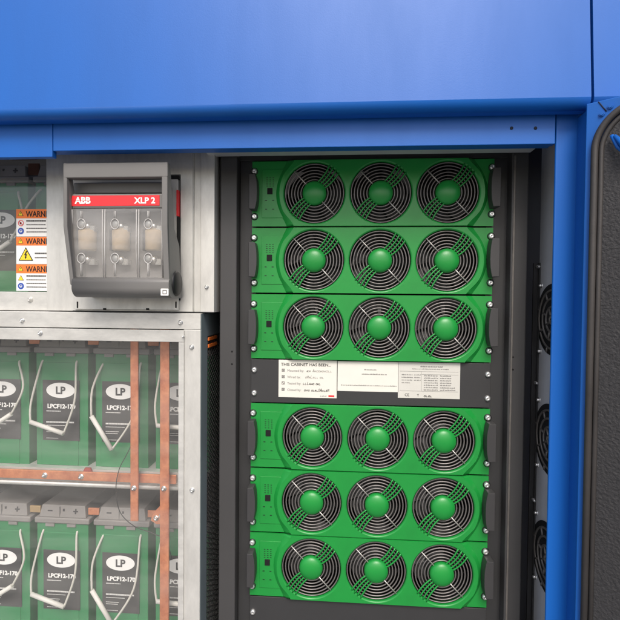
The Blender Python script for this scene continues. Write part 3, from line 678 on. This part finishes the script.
# ------------------------------------------------------------------ batteries
BY = .050
x0b, x1b = A(36.5, 410, BY).x, A(88.0, 410, BY).x; pit = A(95.6, 410, BY).x-A(36.5, 410, BY).x
BW = x1b-x0b
def zrow(px, py): return A(px, py, BY).z
HB = zrow(62, 353.3)-zrow(62, 466.8)                                # height of the green case
def make_battery(label, rope_kind, grp='green batteries in the cabinet'):
    t = thing('battery', label, 'battery', (x0b+BW/2, BY+.15, 0), grp)
    t.location.z = -HB
    cx = x0b+BW/2
    b = MB().box(x0b, x1b, BY, BY+.33, -HB, 0)
    b.box(x0b+.012, x1b-.022, BY-.0016, BY+.001, -HB+.004, -.020)
    b.build('case', 'green_case', t, .004, 3)
    l = MB(); l.box(x0b-.004, x1b+.004, BY-.004, BY+.334, .0005, .0135); lo = l.build('lid', 'lid', t, .003)
    cvr = MB(); w0, w1 = x0b+.006, x1b-.006
    vs = [(w0-.001, BY-.001, .0136), (w1+.001, BY-.001, .0136), (w1+.001, BY+.30, .0136), (w0-.001, BY+.30, .0136), (w0+.004, BY+.004, .0395), (w1-.004, BY+.004, .0395), (w1-.004, BY+.29, .0430), (w0+.004, BY+.29, .0430)]
    cvr.add(vs, [(0, 1, 2, 3), (4, 5, 6, 7), (0, 1, 5, 4), (1, 2, 6, 5), (2, 3, 7, 6), (3, 0, 4, 7)])
    co = cvr.build('terminal_cover', 'lid', lo, .0015)
    mk = MB(); yf = BY-.0005
    def bar(x, z, w, h): mk.box(x-w/2, x+w/2, yf+(z-.0136)*.19-.0012, yf+(z-.0136)*.19, z-h/2, z+h/2)
    zm_ = .0275
    bar(cx-.030, zm_, .011, .0026); bar(cx+.030, zm_, .011, .0028); bar(cx+.030, zm_+.0034, .0030, .0040); bar(cx+.030, zm_-.0034, .0030, .0040); bar(cx+.002, zm_+.002, .0042, .0052)
    mk.build('polarity_mark', 'label_dark', lo)
    sm = MB().box(cx-.0064, cx-.0058, BY-.0008, BY+.001, .0145, .038).build('cover_seam', 'label_dark', lo)
    for s in (-.028, .022): MB().box(cx+s-.010, cx+s+.010, BY-.0035, BY, -.006, .0004).build('lid_clip', 'lid', lo)
    # label
    lx0 = x0b+BW*.135; lx1 = x0b+BW*.845; lz1 = -HB*.235; lz0 = -HB*.765; yl = BY-.0021
    la = MB().box(lx0, lx1, yl, BY-.0014, lz0, lz1).build('label', 'label_dark', t)
    ex = (lx0+lx1)/2-.001; ez = lz1-HB*.088
    MB().prism(circ(ex, ez, .0330, 40, .0170), yl-.0004, yl-.0001).build('emblem', 'white', la)
    a = MB(); text_geo(a, 'LP', ex, ez-.0078, yl-.0008, .0228, None, .0008, 'CENTER'); a.build('emblem_lettering', 'label_dark', la)
    a = MB(); wl = lx1-lx0
    text_geo(a, 'LPCF12-170', lx0+wl*.13, lz1-HB*.245, yl-.0005, .0130, wl*.76, .0006)
    for z, w, h, s in ((.275, .38, .0018, 1), (.375, .74, .0034, 2), (.400, .50, .0014, 3), (.44, .34, .0014, 4), (.457, .30, .0014, 5), (.513, .30, .0014, 6)):
        rnd = random.Random(s); c = lx0+wl*.1
        while c < lx0+wl*(.1+w): ww = rnd.uniform(.0010, .0020); a.box(c, c+ww, yl-.0005, yl-.0003, lz1-HB*z, lz1-HB*z+h); c += ww+.0008
    a.build('lettering', 'white', la)
    add_rope(t, rope_kind, BY)
    return t
def add_rope(t, pts, BY):
    # pts: fractions (across the case, down the case, forward in m): two rope ends and the tube's ends
    L = t.location
    def w(u, v, f): return Vector((x0b+BW*u, BY-f, -HB*v))+Vector((L.x-(x0b+BW/2), 0, L.z+HB))
    (l0, l1, l2), (r0, r1, r2) = pts
    org = L.copy()
    rp = MB(); rp.tube(spline([w(*l0)+Vector((0, .012, .0)), w(*l0), w(*l1), w(*l2)], 8), .0023, 8); rp.tube(spline([w(*r0)+Vector((0, .012, .0)), w(*r0), w(*r1), w(*r2)], 8), .0023, 8)
    o = rp.build('rope', 'rope', t)
    a, b = w(*l2), w(*r2)
    MB().tube([a, a.lerp(b, .5), b], .0049, 12).build('grip_tube', 'tube', o)
VB = (((.12, .09, .003), (.0, .42, .018), (.02, .585, .024)), ((.79, .09, .003), (.83, .40, .018), (.66, .675, .026)))
VA = (((.12, .09, .003), (.04, .5, .018), (-.10, .80, .024)), ((.83, .09, .003), (.98, .30, .016), (.80, .52, .024)))
VC = (((.14, .10, .003), (.02, .30, .018), (.03, .52, .024)), ((.86, .10, .003), (.80, .5, .018), (.42, .80, .026)))
VD = (((.12, .09, .003), (.05, .40, .018), (.10, .585, .024)), ((.79, .09, .003), (.80, .40, .018), (.72, .60, .026)))
VU = (((.10, .07, .003), (-.08, .25, .02), (-.12, .40, .024)), ((.82, .05, .003), (.80, .35, .016), (.62, .55, .026)))
proto = make_battery('x', VB)
zr2 = zrow(62, 353.3); zr3 = A(62, 523.4, BY).z; zr1 = A(12, 183, BY).z
def place(col, z, label, ropes):
    global first
    if first: b = proto; first = False
    else:
        b = proto.copy(); C.objects.link(b)
        for ch in [x for x in C.objects if x.parent is proto and x.name.split('.')[0] != 'rope']: dup(ch, b)
    b.location = (x0b+BW/2+pit*col, BY+.15, z-HB); b['label'] = label
    if b is not proto: add_rope(b, ropes, BY)
    return b
first = True
W1 = 'green battery, '
place(0, zr2, W1+'its whole oval emblem in view left of the copper bars', VB)
place(-1, zr2, W1+'middle row, cut by the left edge of the photo', VA)
place(1, zr2, W1+'middle row, its emblem clipped by the narrower copper bar', VC)
place(2, zr2, W1+'middle row, mostly hidden behind the wider copper bar and cabinet post', VD)
place(-1, zr1, W1+'top row, behind the orange warning stickers', VA)
place(0, zr1, W1+'top row, a sliver between the warning stickers and the switch panel', VU)
place(0, zr3, W1+'bottom row, straight below the one with the whole emblem', VB)
place(-1, zr3, W1+'bottom row, cut by the left edge of the photo', VA)
place(1, zr3, W1+'bottom row, behind the lower end of the narrower copper bar', VC)
place(2, zr3, W1+'bottom row, behind the wider copper bar beside the cabinet post', VD)

# ------------------------------------------------------------------ copper work
def bar_thing(name, label, cat, x0, x1, y0, y1, z0, z1, m='copper', bolts=(), group=None, bev=.0012):
    t = thing(name, label, cat, ((x0+x1)/2, (y0+y1)/2, z0), group)
    MB().box(x0, x1, y0, y1, z0, z1).build('bar', m, t, bev)
    for bx, bz in bolts:
        MB().lathe((bx, y0, bz), [(.0062, -.001), (.0062, .0012), (.0042, .0014), (.0042, .005), (.0022, .006), (.0022, .009), (.0001, .009)], 6).build('bolt', 'zinc', t)
    return t
CY = -.008
a = Q(130.2, 341, 138.0, 521.5, CY); p = A(134, 488, CY)
bar_thing('busbar', 'narrower upright copper bar that ends in the open above the bottom batteries', 'busbar', a[0], a[1], CY, CY+.006, a[2], q2[3], bolts=[(p.x, p.z)], group='upright copper bars')
MB_ = a
a = Q(159.6, 341, 169.0, 600, CY); p = A(164, 488.5, CY)
bar_thing('busbar', 'wider upright copper bar beside the cabinet post running out at the bottom', 'busbar', A(159.8, 420, CY).x, A(169, 420, CY).x, CY, CY+.006, FLOOR+.06, q2[3], bolts=[(p.x, p.z)], group='upright copper bars')
HY = .006
a = Q(0, 471.3, 133, 480.2, HY); b1, b2 = A(45, 475, HY), A(81.3, 476.5, HY)
zz = A(66, 475.8, HY).z; hh = .5*(A(66, 471.3, HY).z-A(66, 480.2, HY).z)
bar_thing('busbar', 'long level copper bar along the front edge of the shelf', 'busbar', XL, A(176, 480, HY).x, HY, HY+.005, zz-hh, zz+hh, bolts=[(b1.x, b1.z), (b2.x, b2.z)])
rw = MB(); q = Q(82, 468, 92, 473.5, .012); rw.prism([(q[0], q[2]), (q[1], q[2]), (q[1]-.004, q[3]), (q[0]+.006, q[3])], .0125, .0165)
tag(rw.build('insulating_sleeve', 'redwrap', org=Vector((q[0], .0125, q[2]))), 'small dark red sleeve peeping over the level copper bar', 'sleeve')
# links between the lids
zlk = {'top': zr1, 'middle': zr2, 'bottom': zr3}
for row in ('top', 'middle', 'bottom'):
    for col in (-1, 0, 1):
        if row == 'top' and col > -1: continue
        xg = x1b+pit*col; z = zlk[row]+.021
        m = 'copper_shaded' if row == 'top' else ('brass' if (row, col) == ('bottom', -1) else 'copper')  # the top row link has its shade painted into the copper
        wh = {-1: 'first gap from the left', 0: 'second gap from the left', 1: 'third gap from the left'}[col]
        lab = {'top': 'dark shade-painted copper link between the two top row batteries', 'middle': 'orange copper link on the middle row batteries, '+wh, 'bottom': ('pale brassy link on the bottom row batteries, ' if col == -1 else 'copper link on the bottom row batteries, ')+wh}[row]
        hz = .024 if row == 'top' else .0135
        bar_thing('link_bar', lab, 'copper link', xg-.004, xg+(pit-BW)+.004, BY+.006, BY+.011, z-.002, z+hz, m, group='copper links between batteries')
# strap darkened by painted shade under the lintel, and a loose lug and thin cable
q = Q(10, 154.5, 38.5, 161, .0); t = MB().prism([(q[0], q[3]), (q[0]+.004, q[2]), (q[1], q[2]), (q[1]-.002, q[3])], -.035, -.005)
tag(t.build('strap_connector', 'copper_shaded', org=Vector((q[0], -.02, q[2])), bevel=.001), 'brown shade-painted duct end under the blue lintel above the top batteries', 'connector')
lg = MB(); pts = [A(*p_, .01) for p_ in ((153, 513), (151, 520), (157, 524), (166, 523), (166, 505), (162, 504))]
lg.prism([(p_.x, p_.z) for p_ in pts], .008, .013); t = thing('cable_lug', 'small bare copper lug between the two upright copper bars', 'lug', (pts[2].x, .01, pts[2].z))
lg.build('plate', 'copper', t, .0008)
for px, py in ((156.2, 518), (161.5, 516)): p = A(px, py, .008); MB().bolt(p.x, .008, p.z, .004).build('bolt', 'zinc', t)
cb = MB(); cb.tube(spline([A(*p_, -.001) for p_ in ((140, 428), (128, 452), (119, 470), (116, 490), (120, 512), (134, 526), (152, 533), (166, 541), (172, 560))], 8), .0009, 6)
p = A(120, 512, -.001); tag(cb.build('cable', 'cable', org=p.copy()), 'thin black sagging cable behind the clear sheet near the copper bars', 'cable')

# ------------------------------------------------------------------ light
EL, AZ = 48, -6
sd = Vector((-math.sin(R(AZ))*math.cos(R(EL)), -math.cos(R(AZ))*math.cos(R(EL)), math.sin(R(EL))))
sl_ = bpy.data.lights.new('sun', 'SUN'); sl_.energy = 1.5; sl_.angle = R(24); sl_.color = (1, .975, .94)
so_ = bpy.data.objects.new('sun', sl_); C.objects.link(so_); so_.rotation_euler = sd.to_track_quat('Z', 'Y').to_euler()
w = bpy.data.worlds.new('World'); bpy.context.scene.world = w; w.use_nodes = True; nt = w.node_tree
sky = nt.nodes.new('ShaderNodeTexSky'); sky.sky_type = 'NISHITA'; sky.sun_disc = False; sky.sun_elevation = R(EL); sky.sun_rotation = math.atan2(sd.x, sd.y)
sky.dust_density = 4; sky.ozone_density = .6
bg = nt.nodes['Background']; nt.links.new(sky.outputs[0], bg.inputs[0]); bg.inputs[1].default_value = .12
sc = bpy.context.scene; sc.view_settings.view_transform = 'Standard'; sc.view_settings.look = 'None'; sc.view_settings.exposure = .65; sc.view_settings.gamma = 1
sc.render.resolution_x = sc.render.resolution_y = 1024
